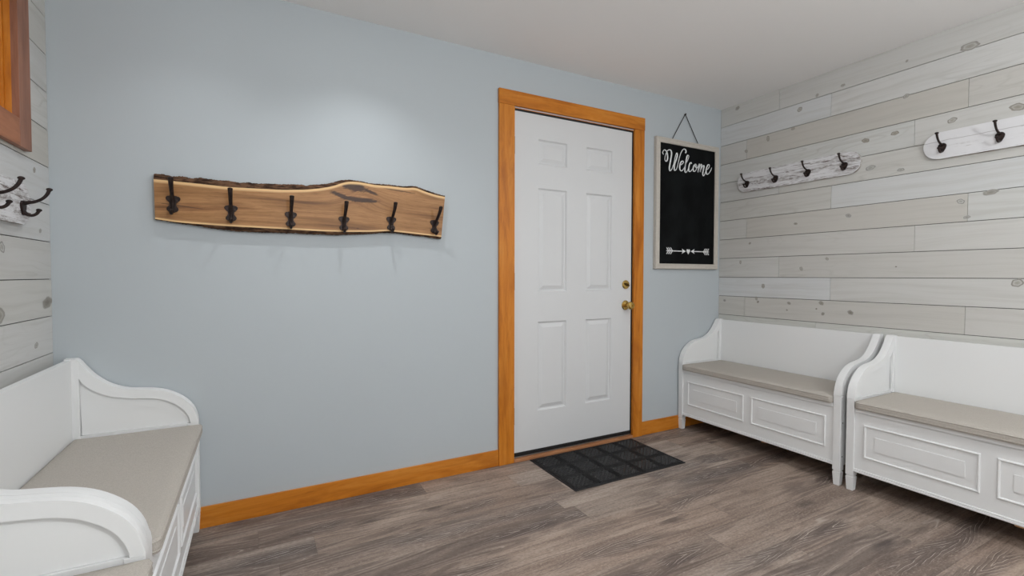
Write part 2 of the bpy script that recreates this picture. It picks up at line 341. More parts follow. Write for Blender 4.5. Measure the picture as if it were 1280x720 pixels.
def tube(bm, pts, radii, seg=10, cap=True, flat=1.0, closed=False, mi=0):
    P = [Vector(p) for p in pts]; n = len(P)
    if not hasattr(radii, '__len__'): radii = [radii]*n
    rings = []; ref = None
    for i in range(n):
        a = P[(i-1) % n] if (closed or i > 0) else P[i]; b = P[(i+1) % n] if (closed or i < n-1) else P[i]
        t = (b-a).normalized()
        if ref is None:
            ref = Vector((1, 0, 0)) if abs(t.x) < 0.9 else Vector((0, 0, 1))
        s = (ref-t*ref.dot(t)).normalized(); u = t.cross(s); ref = s
        rings.append([bm.verts.new(P[i]+(s*math.cos(q)+u*math.sin(q)*flat)*radii[i]) for q in [2*math.pi*k/seg for k in range(seg)]])
    fs = []
    for i in range(n if closed else n-1):
        A, B = rings[i], rings[(i+1) % n]
        for k in range(seg): fs.append(bm.faces.new((A[k], A[(k+1) % seg], B[(k+1) % seg], B[k])))
    if cap and not closed:
        fs.append(bm.faces.new(rings[0][::-1])); fs.append(bm.faces.new(rings[-1]))
    for f in fs: f.material_index = mi

def lathe(bm, prof, mapf, seg=24, mi=0):
    """prof = [(radius, axial)]; mapf(a, b, axial) -> xyz"""
    rings = []
    for r, h in prof:
        if r < 1e-6: rings.append([bm.verts.new(mapf(0, 0, h))])
        else: rings.append([bm.verts.new(mapf(r*math.cos(2*math.pi*k/seg), r*math.sin(2*math.pi*k/seg), h)) for k in range(seg)])
    for A, B in zip(rings, rings[1:]):
        for k in range(seg):
            k2 = (k+1) % seg
            if len(A) == 1 and len(B) == 1: continue
            if len(A) == 1: f = bm.faces.new((A[0], B[k2], B[k]))
            elif len(B) == 1: f = bm.faces.new((A[k], A[k2], B[0]))
            else: f = bm.faces.new((A[k], A[k2], B[k2], B[k]))
            f.material_index = mi

def obj(name, bm, mats, parent=None, smooth=35, loc=None):
    bmesh.ops.recalc_face_normals(bm, faces=bm.faces)
    me = bpy.data.meshes.new(name); bm.to_mesh(me); bm.free()
    for m in (mats if isinstance(mats, (list, tuple)) else [mats]): me.materials.append(m)
    if smooth:
        me.polygons.foreach_set('use_smooth', [True]*len(me.polygons)); me.set_sharp_from_angle(angle=math.radians(smooth))
    o = bpy.data.objects.new(name, me); COL.objects.link(o)
    if smooth:
        wn = o.modifiers.new('weighted_normals', 'WEIGHTED_NORMAL'); wn.keep_sharp = True; wn.weight = 80
    if parent: o.parent = parent
    if loc: o.location = loc
    return o
def tag(o, label, cat, group=None):
    o['label'] = label; o['category'] = cat
    if group: o['group'] = group
    return o
def thing(name, label, cat, loc=(0, 0, 0), rz=0.0, group=None):
    o = bpy.data.objects.new(name, None); COL.objects.link(o); o.empty_display_size = 0.1
    o.location = loc; o.rotation_euler = (0, 0, rz); return tag(o, label, cat, group)
def struct(o, label=None):
    o['kind'] = 'structure'
    if label: o['label'] = label
    return o
def dup_part(src, parent, loc=None):
    c = src.copy(); COL.objects.link(c); c.parent = parent
    if loc is not None: c.location = loc
    for ch in list(src.children): dup_part(ch, c)
    return c
NB = bmesh.new

# ================================================================== SETTING
bm = NB(); box(bm, L-0.15, R+0.15, REAR-0.15, D+0.15, -0.12, 0); struct(obj('floor', bm, M['floor'], smooth=0), 'grey-brown oak plank floor')
bm = NB(); box(bm, L-0.15, R+0.15, REAR-0.15, D+0.15, CH, CH+0.12); struct(obj('ceiling', bm, M['ceil'], smooth=0), 'smooth white painted ceiling')

# back wall with the door opening
DX0, DX1, DZ1 = 1.3285, 2.262, 2.099
bm = NB()
box(bm, L-0.15, DX0, D, D+0.14, 0, CH); box(bm, DX1, R+0.15, D, D+0.14, 0, CH); box(bm, DX0, DX1, D, D+0.14, DZ1, CH)
struct(obj('wall_back', bm, M['wall'], smooth=0), 'pale blue-grey painted wall with the door')

# shiplap walls: one mesh each, every plank a bevelled board with a narrow groove
def shiplap(name, X, side, zoff, joints, knots, ylo, yhi, hole=None):
    """side=+1: room lies at smaller x (right wall); side=-1: room lies at larger x (left wall)"""
    bm = NB(); pid = bm.verts.layers.float.new('pid'); kn = bm.verts.layers.float.new('knot'); kd = bm.verts.layers.float.new('kdark')
    th = 0.012; gap = 0.0014
    def back(y0, y1, z0, z1):
        n0 = len(bm.verts); box(bm, min(X+side*th*0.55, X+side*0.15), max(X+side*th*0.55, X+side*0.15), y0, y1, z0, z1, mi=1)
    if hole:
        hy0, hy1, hz0, hz1 = hole
        back(ylo, hy0, 0, CH); back(hy1, yhi, 0, CH); back(hy0, hy1, 0, hz0); back(hy0, hy1, hz1, CH)
    else: back(ylo, yhi, 0, CH)
    rnd = random.Random(hash(side)+11)
    n = -2
    while True:
        zt = ZG+zoff-n*PITCH+PITCH; zb = zt-PITCH; n += 1
        if zb > CH: continue
        if zt < 0.02: break
        row = n-1
        js = joints.get(row)
        if js is None: js = [yhi-0.3-rnd.random()*1.1]
        js = sorted(js); a = js[0]
        while a > ylo: a -= 1.22; js.append(a)
        a = max(js)
        js = sorted(j for j in set(js) if ylo+0.03 < j < yhi-0.03)
        cuts = [ylo]+js+[yhi]
        for y0, y1 in zip(cuts, cuts[1:]):
            p = rnd.random()
            rects = [(y0, y1, max(zb, 0.0), min(zt, CH))]
            if hole:
                out = []
                for a0, a1, b0, b1 in rects:
                    if a1 <= hy0 or a0 >= hy1 or b1 <= hz0 or b0 >= hz1: out.append((a0, a1, b0, b1)); continue
                    if a0 < hy0: out.append((a0, hy0, b0, b1))
                    if a1 > hy1: out.append((hy1, a1, b0, b1))
                    m0, m1 = max(a0, hy0), min(a1, hy1)
                    if b0 < hz0: out.append((m0, m1, b0, hz0))
                    if b1 > hz1: out.append((m0, m1, hz1, b1))
                rects = out
            for a0, a1, b0, b1 in rects:
                k0 = set(bm.verts)
                xs = sorted((X, X+side*th))
                box(bm, xs[0], xs[1], a0+gap*0.5, a1-gap*0.5, b0+gap, b1-gap if b1 < CH else b1, 0.0009, 1)
                for v in bm.verts:
                    if v not in k0: v[pid] = p
    # knots: slim irregular ellipses set in the boards
    def find_pid(y, z):
        best = 0.5; bd = 9
        for v in bm.verts:
            if abs(v.co.x-X) < 0.02 and v.co.y >= y:
                dz = abs(v.co.z-z); 
                if dz > PITCH*0.55: continue
                d_ = v.co.y-y
                if d_ < bd: bd = d_; best = v[pid]
        return best
    for (y, z, ry, rz_, dk) in knots:
        p = find_pid(y, z); x = X-side*0.0003; N_ = 18; rings = []
        ph = rnd.random()*6.28
        for rr, kv in ((1.0, 0.0), (0.86, 0.16), (0.66, 0.4), (0.4, 0.75)):
            ring = []
            for k in range(N_):
                q = 2*math.pi*k/N_; wob = 1+0.14*math.sin(2*q+ph)+0.08*math.sin(5*q+ph*2)
                v = bm.verts.new((x, y+ry*rr*wob*math.cos(q), z+rz_*rr*wob*math.sin(q))); v[pid] = p; v[kn] = kv; v[kd] = dk; ring.append(v)
            rings.append(ring)
        c = bm.verts.new((x, y, z)); c[pid] = p; c[kn] = 1.0; c[kd] = dk
        for A, B in zip(rings, rings[1:]):
            for k in range(N_): bm.faces.new((A[k], A[(k+1) % N_], B[(k+1) % N_], B[k]))
        for k in range(N_): bm.faces.new((rings[-1][k], rings[-1][(k+1) % N_], c))
    return struct(obj(name, bm, [M['ship'], M['cavity']], smooth=0))

JR = {-1: [1.244], 0: [1.997], 1: [1.665], 2: [1.020, 2.236], 3: [1.238], 4: [1.991], 5: [1.655], 6: [1.012, 2.229], 7: [1.227], 8: [1.981], 9: [1.650], 10: [1.011, 2.234]}
KN = [(2.316, 2.353, .016, .016, .3), (1.858, 2.204, .018, .014, 0), (1.472, 1.906, .020, .014, .3), (1.444, 1.742, .026, .015, .2), (1.296, 1.702, .016, .011, .2), (1.328, 1.911, .018, .013, .2),
      (1.081, 1.912, .02, .014, .1), (0.844, 1.906, .03, .018, .2), (0.929, 1.522, .030, .014, .5), (1.039, 1.493, .017, .013, 0), (2.074, 2.069, .010, .022, 0), (1.555, 1.478, .018, .012, .4),
      (1.014, 1.411, .014, .010, .4), (1.872, 1.46, .012, .009, .4), (2.273, 1.215, .010, .012, 0), (1.83, 1.162, .012, .012, 0), (1.672, 1.222, .010, .010, 0), (1.308, 1.167, .005, .005, 1),
      (2.093, 1.043, .015, .015, .3), (0.828, 1.084, .020, .022, 0), (2.403, 0.927, .012, .012, .6), (1.907, 0.932, .013, .010, .4), (1.701, 0.943, .015, .014, .4), (1.690, 0.876, .012, .010, .5),
      (1.533, 0.895, .018, .015, .7), (2.143, 0.953, .010, .014, .1), (2.13, 0.93, .010, .009, .5), (1.92, 0.885, .006, .006, .8), (1.73, 0.905, .006, .006, .8),
      (1.02, 2.26, .045, .018, .2), (0.80, 2.27, .02, .013, .2), (1.75, 2.26, .011, .010, .2), (1.60, 2.27, .012, .010, .2), (1.28, 2.10, .016, .012, .2), (2.2, 1.35, .01, .008, .2), (1.28, 2.29, .008, .007, .4),
      (1.9, 2.09, .012, .010, 0), (2.24, 2.02, .014, .012, .2)]
WIN = (1.25, 2.156, 1.627, 2.30)
shiplap('wall_right', R, 1, 0.0, JR, KN, REAR, D)
KL = [(2.41, 1.008, .050, .024, .75), (2.03, 0.985, .035, .028, .35), (2.06, 1.20, .02, .018, .1), (2.36, 1.275, .012, .009, .3), (2.30, 0.86, .016, .012, .2), (2.29, 1.575, .010, .018, .2), (2.32, 1.49, .012, .010, .2), (2.0, 1.12, .02, .018, .2)]
JL = {r: [2.457-1.5-0.37*((r*5) % 4)] for r in range(-3, 18)}
shiplap('wall_left', L, -1, -0.0076, JL, KL, REAR, D, hole=WIN)
# rear end of the room, behind the camera: wall, its wide opening shaped to let in world light as fill
bm = NB(); box(bm, L-0.15, L+0.04, REAR-0.14, REAR, 0, CH); box(bm, R-0.04, R+0.15, REAR-0.14, REAR, 0, CH); box(bm, L+0.04, R-0.04, REAR-0.14, REAR, 2.34, CH)
struct(obj('wall_rear', bm, M['rearwall'], smooth=0))

# baseboards and door casings
def plank(name, x0, x1, y0, y1, z0, z1, m, bev=0.002, label=None):
    bm = NB(); box(bm, x0, x1, y0, y1, z0, z1, bev, 2); return struct(obj(name, bm, m), label)
plank('baseboard_back', L, 1.2305, D-0.012, D, 0, 0.0935, M['stainx'], label='amber stained baseboard left of the door')
plank('baseboard_back', 2.3425, R, D-0.012, D, 0, 0.0935, M['stainx'], label='short amber stained baseboard right of the door')
plank('baseboard_right', R-0.012, R, REAR, D-0.012, 0, 0.0935, M['stainy'])
plank('baseboard_left', L, L+0.012, REAR, D-0.012, 0, 0.0935, M['stainy'])
plank('trim_1', 1.2305, 1.331, D-0.018, D, 0, 2.104, M['stainz'], label='left upright amber door casing')
plank('trim_2', 2.2575, 2.3425, D-0.018, D, 0, 2.104, M['stainz'], label='right upright amber door casing')
plank('trim_3', 1.2285, 2.3445, D-0.0195, D, 2.1045, 2.189, M['stainx'], label='amber head casing above the door')
# jamb lining of the opening
bm = NB()
box(bm, DX0, DX0+0.004, D, D+0.13, 0.0, DZ1); box(bm, DX1-0.004, DX1, D, D+0.13, 0.0, DZ1); box(bm, DX0, DX1, D, D+0.13, DZ1-0.004, DZ1)
struct(obj('trim_4', bm, M['stainz'], smooth=0), 'stained jamb lining the door opening')
bm = NB()   # weatherstrip rebate behind the slab edge
box(bm, 2.2490, DX1-0.004, D+0.001, D+0.085, 0.03, DZ1-0.004); box(bm, DX0+0.004, 2.2490, D-0.001, D+0.085, 2.0855, DZ1-0.004); box(bm, DX0+0.004, 1.345, D+0.048, D+0.085, 0.03, 2.082)
struct(obj('trim_5', bm, M['black'], smooth=0), 'black weatherstrip around the door')
# threshold
bm = NB(); box(bm, 1.331, 2.2575, D-0.022, D+0.025, 0, 0.019, 0.004, 2); struct(obj('trim_6', bm, M['sill']), 'worn wooden sill under the door')
bm = NB(); box(bm, DX0+0.004, DX1-0.004, D+0.012, D+0.13, 0.019, 0.029, 0.002, 1); box(bm, DX0+0.004, DX1-0.004, D+0.000, D+0.014, 0.019, 0.0255, 0.002, 1)
struct(obj('trim_7', bm, M['steel']), 'aluminium threshold strip under the door')

# ------------------------------------------------------------------ door
SX0, SX1, SZ0, SZ1, SY = 1.3335, 2.2475, 0.050, 2.0840, D+0.003
def door_slab():
    bm = NB(); xs = [SX0, 1.501, 1.719, 1.8625, 2.081, SX1]; zs = [SZ0, 0.281, 0.835, 1.012, 1.648, 1.786, 1.942, SZ1]
    g = [[bm.verts.new((x, SY, z)) for z in zs] for x in xs]
    for i in range(5):
        for j in range(7):
            q = (g[i][j], g[i+1][j], g[i+1][j+1], g[i][j+1])
            if i in (1, 3) and j in (1, 3, 5):
                prev = list(q); x0, x1, z0, z1 = xs[i], xs[i+1], zs[j], zs[j+1]
                for ins, dep in ((0.004, 0.0006), (0.011, 0.0115), (0.017, 0.0125), (0.040, 0.0025)):
                    ring = [bm.verts.new(c) for c in ((x0+ins, SY+dep, z0+ins), (x1-ins, SY+dep, z0+ins), (x1-ins, SY+dep, z1-ins), (x0+ins, SY+dep, z1-ins))]
                    for k in range(4): bm.faces.new((prev[k], prev[(k+1) % 4], ring[(k+1) % 4], ring[k]))
                    prev = ring
                bm.faces.new(prev)
            else: bm.faces.new(q)
    b = [bm.verts.new((x, SY+0.044, z)) for x, z in ((SX0, SZ0), (SX1, SZ0), (SX1, SZ1), (SX0, SZ1))]
    bm.faces.new(b[::-1])
    bm.faces.new([b[0], b[1]]+[g[i][0] for i in range(5, -1, -1)]); bm.faces.new([b[2], b[3]]+[g[i][7] for i in range(6)])
    bm.faces.new([b[3], b[0]]+[g[0][j] for j in range(8)]); bm.faces.new([b[1], b[2]]+[g[5][j] for j in range(7, -1, -1)])
    return bm
door = struct(obj('door_1', door_slab(), M['door'], smooth=20), 'white six-panel entry door'); door['label'] = 'white six-panel entry door with brass knob and deadbolt'
for zc in (1.881, 1.078, 0.272):
    bm = NB(); tube(bm, [(1.3300, D-0.0035, zc-0.051), (1.3300, D-0.0035, zc+0.051)], 0.0065, 12)
    for k in (-0.017, 0.017): tube(bm, [(1.3300, D-0.0035, zc+k-0.0012), (1.3300, D-0.0035, zc+k+0.0012)], 0.0072, 12)
    box(bm, 1.3310, 1.3420, D+0.0012, D+0.0032, zc-0.051, zc+0.051)
    obj('hinge', bm, M['hinge'], door)
bm = NB(); box(bm, SX0+0.002, SX1-0.001, SY-0.004, SY+0.040, 0.0300, 0.0500, 0.001, 1); obj('door_sweep', bm, M['black'], door)
def ymap(cx, cz, y0): return lambda a, b, h: (cx+a, y0-h, cz+b)
kx, kz = 2.199, 0.914
bm = NB(); lathe(bm, [(0.0, 0.0), (0.031, 0.0), (0.033, 0.003), (0.030, 0.007), (0.020, 0.010), (0.013, 0.013), (0.0115, 0.030), (0.013, 0.036), (0.023, 0.042), (0.0275, 0.052), (0.0265, 0.062), (0.020, 0.069), (0.008, 0.0715), (0.0, 0.0715)], ymap(kx, kz, SY), 32)
kn = obj('door_knob', bm, M['brass'], door)
bm = NB(); lathe(bm, [(0.0, 0.0713), (0.0045, 0.0713), (0.0045, 0.0755), (0.0, 0.0755)], ymap(kx, kz, SY), 12); box(bm, kx-0.0015, kx+0.0015, SY-0.081, SY-0.0750, kz-0.006, kz+0.006, 0.0005, 1); obj('lock_button', bm, M['brass'], kn)
dz = 1.054
bm = NB(); lathe(bm, [(0.0, 0.0), (0.029, 0.0), (0.030, 0.004), (0.027, 0.009), (0.017, 0.011), (0.0, 0.011)], ymap(kx, dz, SY), 32); db = obj('deadbolt', bm, M['brass'], door)
bm = NB()
pts = [(0.021*math.cos(q), 0.0065*math.sin(q)) for q in [2*math.pi*k/20 for k in range(20)]]
ca, sa = math.cos(-0.5), math.sin(-0.5)
prism(bm, [(u*ca-v*sa, u*sa+v*ca) for u, v in pts], 0.010, 0.024, lambda u, v, a: (kx+u, SY-a, dz+v), 0.002); obj('thumb_turn', bm, M['brassd'], db)
bm = NB(); box(bm, 2.2575, 2.2600, D+0.004, D+0.028, kz-0.03, kz+0.03); struct(obj('trim_8', bm, M['hinge'], smooth=0), 'latch strike plate on the door jamb')

# ------------------------------------------------------------------ window in the left wall
hy0, hy1, hz0, hz1 = WIN
bm = NB(); CW = 0.0885
wf = struct(obj('window_1', (lambda b: (box(b, L-0.135, L+0.001, hy1, hy1+0.004, hz0, hz1), box(b, L-0.135, L+0.001, hy0-0.004, hy0, hz0, hz1), box(b, L-0.135, L+0.001, hy0, hy1, hz0-0.004, hz0), box(b, L-0.135, L+0.001, hy0, hy1, hz1, hz1+0.004), b)[-1])(bm), M['stainz'], smooth=0), 'stained wood window with brown casing high on the left wall')
bm = NB(); box(bm, L, L+0.019, hy1-0.003, hy1+CW, hz0-CW, hz1+0.06, 0.002, 2); box(bm, L, L+0.019, hy0-CW, hy0+0.003, hz0-CW, hz1+0.06, 0.002, 2); obj('casing_upright', bm, M['redz'], wf)
bm = NB(); box(bm, L, L+0.0185, hy0+0.003, hy1-0.003, hz0-CW, hz0+0.003, 0.002, 2); obj('casing_bottom', bm, M['redy'], wf)
bm = NB()
for (xa, xb, dy) in ((-0.0165, 0.0006, 0.004), (-0.034, -0.0165, 0.011), (-0.12, -0.034, 0.034)):
    box(bm, L+xa, L+xb, hy1-dy, hy1-0.0002, hz0, hz1, 0.0015, 2); box(bm, L+xa, L+xb, hy0+0.0002, hy0+dy, hz0, hz1, 0.0015, 2)
    box(bm, L+xa, L+xb, hy0+dy, hy1-dy, hz0+0.0002, hz0+dy, 0.0015, 2); box(bm, L+xa, L+xb, hy0+dy, hy1-dy, hz1-dy, hz1-0.0002, 0.0015, 2)
obj('window_sash', bm, M['stainz'], wf)
bm = NB(); box(bm, L-0.092, L-0.086, hy0+0.04, hy1-0.04, hz0+0.04, hz1-0.04); obj('window_pane', bm, M['glass'], wf, smooth=0)

# ================================================================== BENCHES
BL, BD, AW = 1.091, 0.432, 0.037            # length, depth, side-panel thickness
ARM = [(0.0, 0.481), (0.004, 0.508), (0.014, 0.540), (0.035, 0.574), (0.068, 0.604), (0.105, 0.626), (0.145, 0.639), (0.19, 0.646), (0.23, 0.651), (0.263, 0.660), (0.297, 0.677), (0.325, 0.699), (0.350, 0.725), (0.372, 0.755), (0.388, 0.780), (0.398, 0.787), (0.432, 0.787)]
INN = [(0.029, 0.481), (0.032, 0.500), (0.041, 0.522), (0.058, 0.548), (0.086, 0.572), (0.118, 0.591), (0.152, 0.602), (0.19, 0.608), (0.226, 0.612), (0.256, 0.6175), (0.286, 0.624), (0.314, 0.637), (0.338, 0.651), (0.360, 0.668), (0.3755, 0.685), (0.3855, 0.701), (0.388, 0.708)]
def side_panel(s):
    """s=-1 left end, +1 right end (local x); recessed field on the seat side"""
    bm = NB(); xo = s*BL/2; xi = s*(BL/2-AW); xr = s*(BL/2-AW+0.0120)
    up = [tuple(p) for p in catmull([(d, z, 0) for d, z in ARM[:-1]], 3)]; up = [(p[0], p[1]) for p in up]+[(BD, 0.787)]
    ui = [tuple(p) for p in catmull([(d, z, 0) for d, z in INN[:-1]], 3)]; ui = [(p[0], p[1]) for p in ui]+[INN[-1]]
    # core slab above the seam
    prism(bm, up+[(BD, 0.481)], xo, xr+s*0.0045, lambda u, v, a: (a, u, v), 0.0022)
    # inset field, a hair smaller than the border's opening so a shadow line runs round it
    fld = []
    for k, (u, v) in enumerate(ui):
        p0 = Vector(ui[max(k-1, 0)]); p1 = Vector(ui[min(k+1, len(ui)-1)]); t_ = (p1-p0).normalized(); nn = Vector((t_.y, -t_.x))
        fld.append((u+nn.x*0.0022, v+nn.y*0.0022))
    prism(bm, fld+[(0.3855, 0.481)], xr+s*0.0046, xr, lambda u, v, a: (a, u, v), 0.0006, seg=1)
    # raised border around the recess
    n = len(up)
    A0 = [bm.verts.new((xr+s*0.0085, u-0.0001, v+0.0001)) for u, v in up]; A1 = [bm.verts.new((xi, u+ (0.0015 if 2 < k < n-3 else 0), v-0.0015)) for k, (u, v) in enumerate(up)]
    B1 = [bm.verts.new((xi, u, v)) for u, v in ui]; B0 = [bm.verts.new((xr+s*0.0045, u, v)) for u, v in ui]
    for P, Q in ((A0, A1), (A1, B1), (B1, B0)):
        for k in range(n-1): bm.faces.new((P[k], P[k+1], Q[k+1], Q[k]))
    for k in (0, n-1): bm.faces.new((A0[k], A1[k], B1[k], B0[k]))
    # rear stile of the border
    xi2 = xi-s*0.0005; box(bm, min(xr, xi2), max(xr, xi2), 0.388, 0.412, 0.470, 0.776, 0.0012, 1)
    # lower side: front post, rear post, field
    zs = 0.4802
    lx, hx = min(xo, xi), max(xo, xi)
    box(bm, lx, hx, 0.0, 0.040, 0.080, zs, 0.0022, 2); box(bm, lx, hx, BD-0.038, BD, 0.080, zs, 0.0022, 2)
    box(bm, min(xo-s*0.003, xi+s*0.004), max(xo-s*0.003, xi+s*0.004), 0.038, BD-0.036, 0.106, zs)
    return bm
def foot_bm(s, d0):
    bm = NB(); cx = s*(BL/2-AW/2); cy = d0
    def ring(h, z): return [bm.verts.new((cx+a*h, cy+b*h, z)) for a, b in ((-1, -1), (1, -1), (1, 1), (-1, 1))]
    rs = [ring(0.0130, 0.0), ring(0.0142, 0.002), ring(0.0180, 0.066), ring(0.0180, 0.0715), ring(0.0148, 0.0740), ring(0.0148, 0.0805)]
    bm.faces.new(rs[0][::-1]); bm.faces.new(rs[-1])
    for A, B in zip(rs, rs[1:]):
        for k in range(4): bm.faces.new((A[k], A[(k+1) % 4], B[(k+1) % 4], B[k]))
    return bm
XI = BL/2-AW
def front_bm():
    bm = NB(); y0 = 0.010
    box(bm, -XI, XI, y0, y0+0.016, 0.112, 0.4055)
    for a, b in ((-XI, -0.0615), (0.0615, XI)): box(bm, a, b, y0, y0+0.016, 0.4055, 0.4125)
    box(bm, -0.0615, 0.0615, y0+0.003, y0+0.016, 0.4055, 0.4118)
    box(bm, -XI, XI, 0.002, 0.024, 0.104, 0.1135, 0.0022, 2); box(bm, -XI, XI, 0.0050, 0.022, 0.1135, 0.1215, 0.0025, 2)
    return bm
def panel_moulding(x0, x1):
    bm = NB(); z0, z1, y0 = 0.1865, 0.3585, 0.010
    prof = [(0.0, 0.0), (0.0012, 0.0035), (0.0040, 0.0060), (0.0072, 0.0058), (0.0098, 0.0030), (0.0110, 0.0)]
    rings = []
    for ins, h in prof: rings.append([bm.verts.new(c) for c in ((x0+ins, y0-h, z0+ins), (x1-ins, y0-h, z0+ins), (x1-ins, y0-h, z1-ins), (x0+ins, y0-h, z1-ins))])
    for A, B in zip(rings, rings[1:]):
        for k in range(4): bm.faces.new((A[k], A[(k+1) % 4], B[(k+1) % 4], B[k]))
    return bm
def panel_field(x0, x1):
    bm = NB(); box(bm, x0+0.050, x1-0.050, 0.0068, 0.0105, 0.2345, 0.3065, 0.0012, 2); return bm
def make_bench():
    t = thing('storage_bench', '', 'bench')
    for s in (-1, 1):
        o = obj('side_panel', side_panel(s), M['white'], t, smooth=28)
        for d_, z_ in ((0.022, 0.335), (0.022, 0.155)):
            bm = NB(); lathe(bm, [(0.0, 0.0004), (0.0038, 0.0004), (0.0042, -0.0005)], (lambda d_, z_: lambda a, b, h: (s*(BL/2+h), d_+a, z_+b))(d_, z_), 12)
            obj('screw_hole', bm, M['hole'], o)
        for d0 in (0.0195, BD-0.0195): obj('foot', foot_bm(s, d0), M['white'], t, smooth=20)
    fp = obj('front_panel', front_bm(), M['white'], t, smooth=25)
    XA = XI-0.040; XC = 0.0255
    for a, b in ((-XA, -XC), (XC, XA)):
        obj('panel_moulding', panel_moulding(a, b), M['white'], fp, smooth=40); obj('raised_field', panel_field(a, b), M['white'], fp, smooth=30)
    bm = NB(); box(bm, -XI+0.001, XI-0.001, 0.001, 0.4065, 0.4150, 0.4360, 0.002, 2); obj('seat_lid', bm, M['white'], t)
    bm = NB(); box(bm, -XI, XI, 0.410, 0.430, 0.106, 0.7825, 0.002, 2); obj('back_panel', bm, M['white'], t)
    bm = NB(); box(bm, -XI, XI, 0.024, 0.407, 0.112, 0.124); obj('bottom_board', bm, M['white'], t, smooth=0)
    bm = NB(); box(bm, 0.070, 0.100, 0.050, 0.086, 0.080, 0.112, 0.002, 1); box(bm, -XI+0.003, XI-0.003, BD-0.05, BD-0.03, 0.060, 0.106); obj('support_cleat', bm, M['pine'], t)
    return t
def make_cushion():
    hx = XI-0.006; y0, y1 = -0.012, 0.4035; z0, z1 = 0.4362, 0.4805
    bm = NB(); NX, NY = 44, 18; r = 0.013
    def top(u, v, zt, sgn):
        # u, v in -1..1; rounded plan corners
        x = u*hx; y = (y0+y1)/2+v*(y1-y0)/2
        ex = max(0, (abs(u)*hx-(hx-r))/r); ey = max(0, (abs(v)*(y1-y0)/2-((y1-y0)/2-r))/r)
        if ex > 0 and ey > 0:
            m = math.hypot(ex, ey); mm = max(ex, ey); sc = mm/m
            x = math.copysign(hx-r+ex*sc*r, u); y = (y0+y1)/2+math.copysign((y1-y0)/2-r+ey*sc*r, v)
        edge = min(1.0, min(hx-abs(x), (y1-y0)/2-abs(y-(y0+y1)/2))/0.055)
        edge = max(edge, 0)
        crown = (1-(1-edge)**2.4)
        wob = 0.0012*math.sin(x*17+y*9)*math.sin(y*21+x*5)*crown
        return Vector((x, y, zt+sgn*(0.008*(crown-1))+ (wob if sgn > 0 else 0)))
    us = [math.sin(math.pi/2*(-1+2*i/NX))*0.5+(-1+2*i/NX)*0.5 for i in range(NX+1)]; vs = [math.sin(math.pi/2*(-1+2*j/NY))*0.5+(-1+2*j/NY)*0.5 for j in range(NY+1)]
    T = [[bm.verts.new(top(u, v, z1, 1)) for v in vs] for u in us]; B = [[bm.verts.new(top(u, v, z0, 0)) for v in vs] for u in us]
    for i in range(NX):
        for j in range(NY):
            bm.faces.new((T[i][j], T[i+1][j], T[i+1][j+1], T[i][j+1])); bm.faces.new((B[i][j], B[i][j+1], B[i+1][j+1], B[i+1][j]))
    loop = [(i, 0) for i in range(NX)]+[(NX, j) for j in range(NY)]+[(i, NY) for i in range(NX, 0, -1)]+[(0, j) for j in range(NY, 0, -1)]
    n = len(loop); cen = Vector((0, (y0+y1)/2, 0))
    mids = []
    for k, (i, j) in enumerate(loop):
        a, b = T[i][j].co, B[i][j].co; row = []
        i0, j0 = loop[k-1]; i1, j1 = loop[(k+1) % n]; tg = (B[i1][j1].co-B[i0][j0].co).normalized(); nr = Vector((tg.y, -tg.x, 0))
        for f in (0.2, 0.5, 0.8): row.append(bm.verts.new(b.lerp(a, f)+nr*(0.0035*math.sin(f*math.pi))))
        mids.append(row)
    edge_pts = []
    for k in range(n):
        k2 = (k+1) % n; c1 = [B[loop[k][0]][loop[k][1]]]+mids[k]+[T[loop[k][0]][loop[k][1]]]; c2 = [B[loop[k2][0]][loop[k2][1]]]+mids[k2]+[T[loop[k2][0]][loop[k2][1]]]
        for q in range(4): bm.faces.new((c1[q], c2[q], c2[q+1], c1[q+1]))
        edge_pts.append(mids[k][2].co.copy()+Vector((0, 0, 0.001)))
    low = [mids[k][0].co.copy() for k in range(n)]
    root = thing('seat_cushion', '', 'cushion')
    c = obj('cushion_pad', bm, M['fabric'], root, smooth=60)
    bm = NB(); tube(bm, edge_pts, 0.0022, 6, closed=True); tube(bm, low, 0.0022, 6, closed=True); obj('piping', bm, M['fabric'], c, smooth=80)
    return root
bench0 = make_bench(); cush0 = make_cushion()
def place(src, first, loc, rz, label, group):
    if first: r = src
    else:
        r = src.copy(); COL.objects.link(r)
        for ch in list(src.children): dup_part(ch, r)
    r.location = loc; r.rotation_euler = (0, 0, rz); r['label'] = label; r['group'] = group
    return r
XR, XL = 2.7005, -0.2300
spots = [(XR, 2.4475-BL/2, -math.pi/2, 'white storage bench in the corner under the chalkboard, nearest the door on the right', 'taupe-grey cushion on the bench in the right corner beside the door wall'),
         (XR, 1.3290-BL/2, -math.pi/2, 'white storage bench cut off at the photo right edge, second from the door wall', 'taupe-grey cushion on the right-hand bench cut off by the photo edge'),
         (XL, 2.4505-BL/2, math.pi/2, 'white storage bench standing in the left corner below the window', 'whole grey linen cushion on the left bench in the corner'),
         (XL, 1.3585-BL/2, math.pi/2, 'nearest white storage bench at bottom left, mostly showing its curved arm', 'grey cushion corner at the bottom left edge, on the nearest bench')]
for i, (x, y, rz, lb, lc) in enumerate(spots):
    place(bench0, i == 0, (x, y, 0), rz, lb, 'white storage benches along the side walls')
    place(cush0, i == 0, (x, y, 0), rz, lc, 'linen cushions on the storage benches')

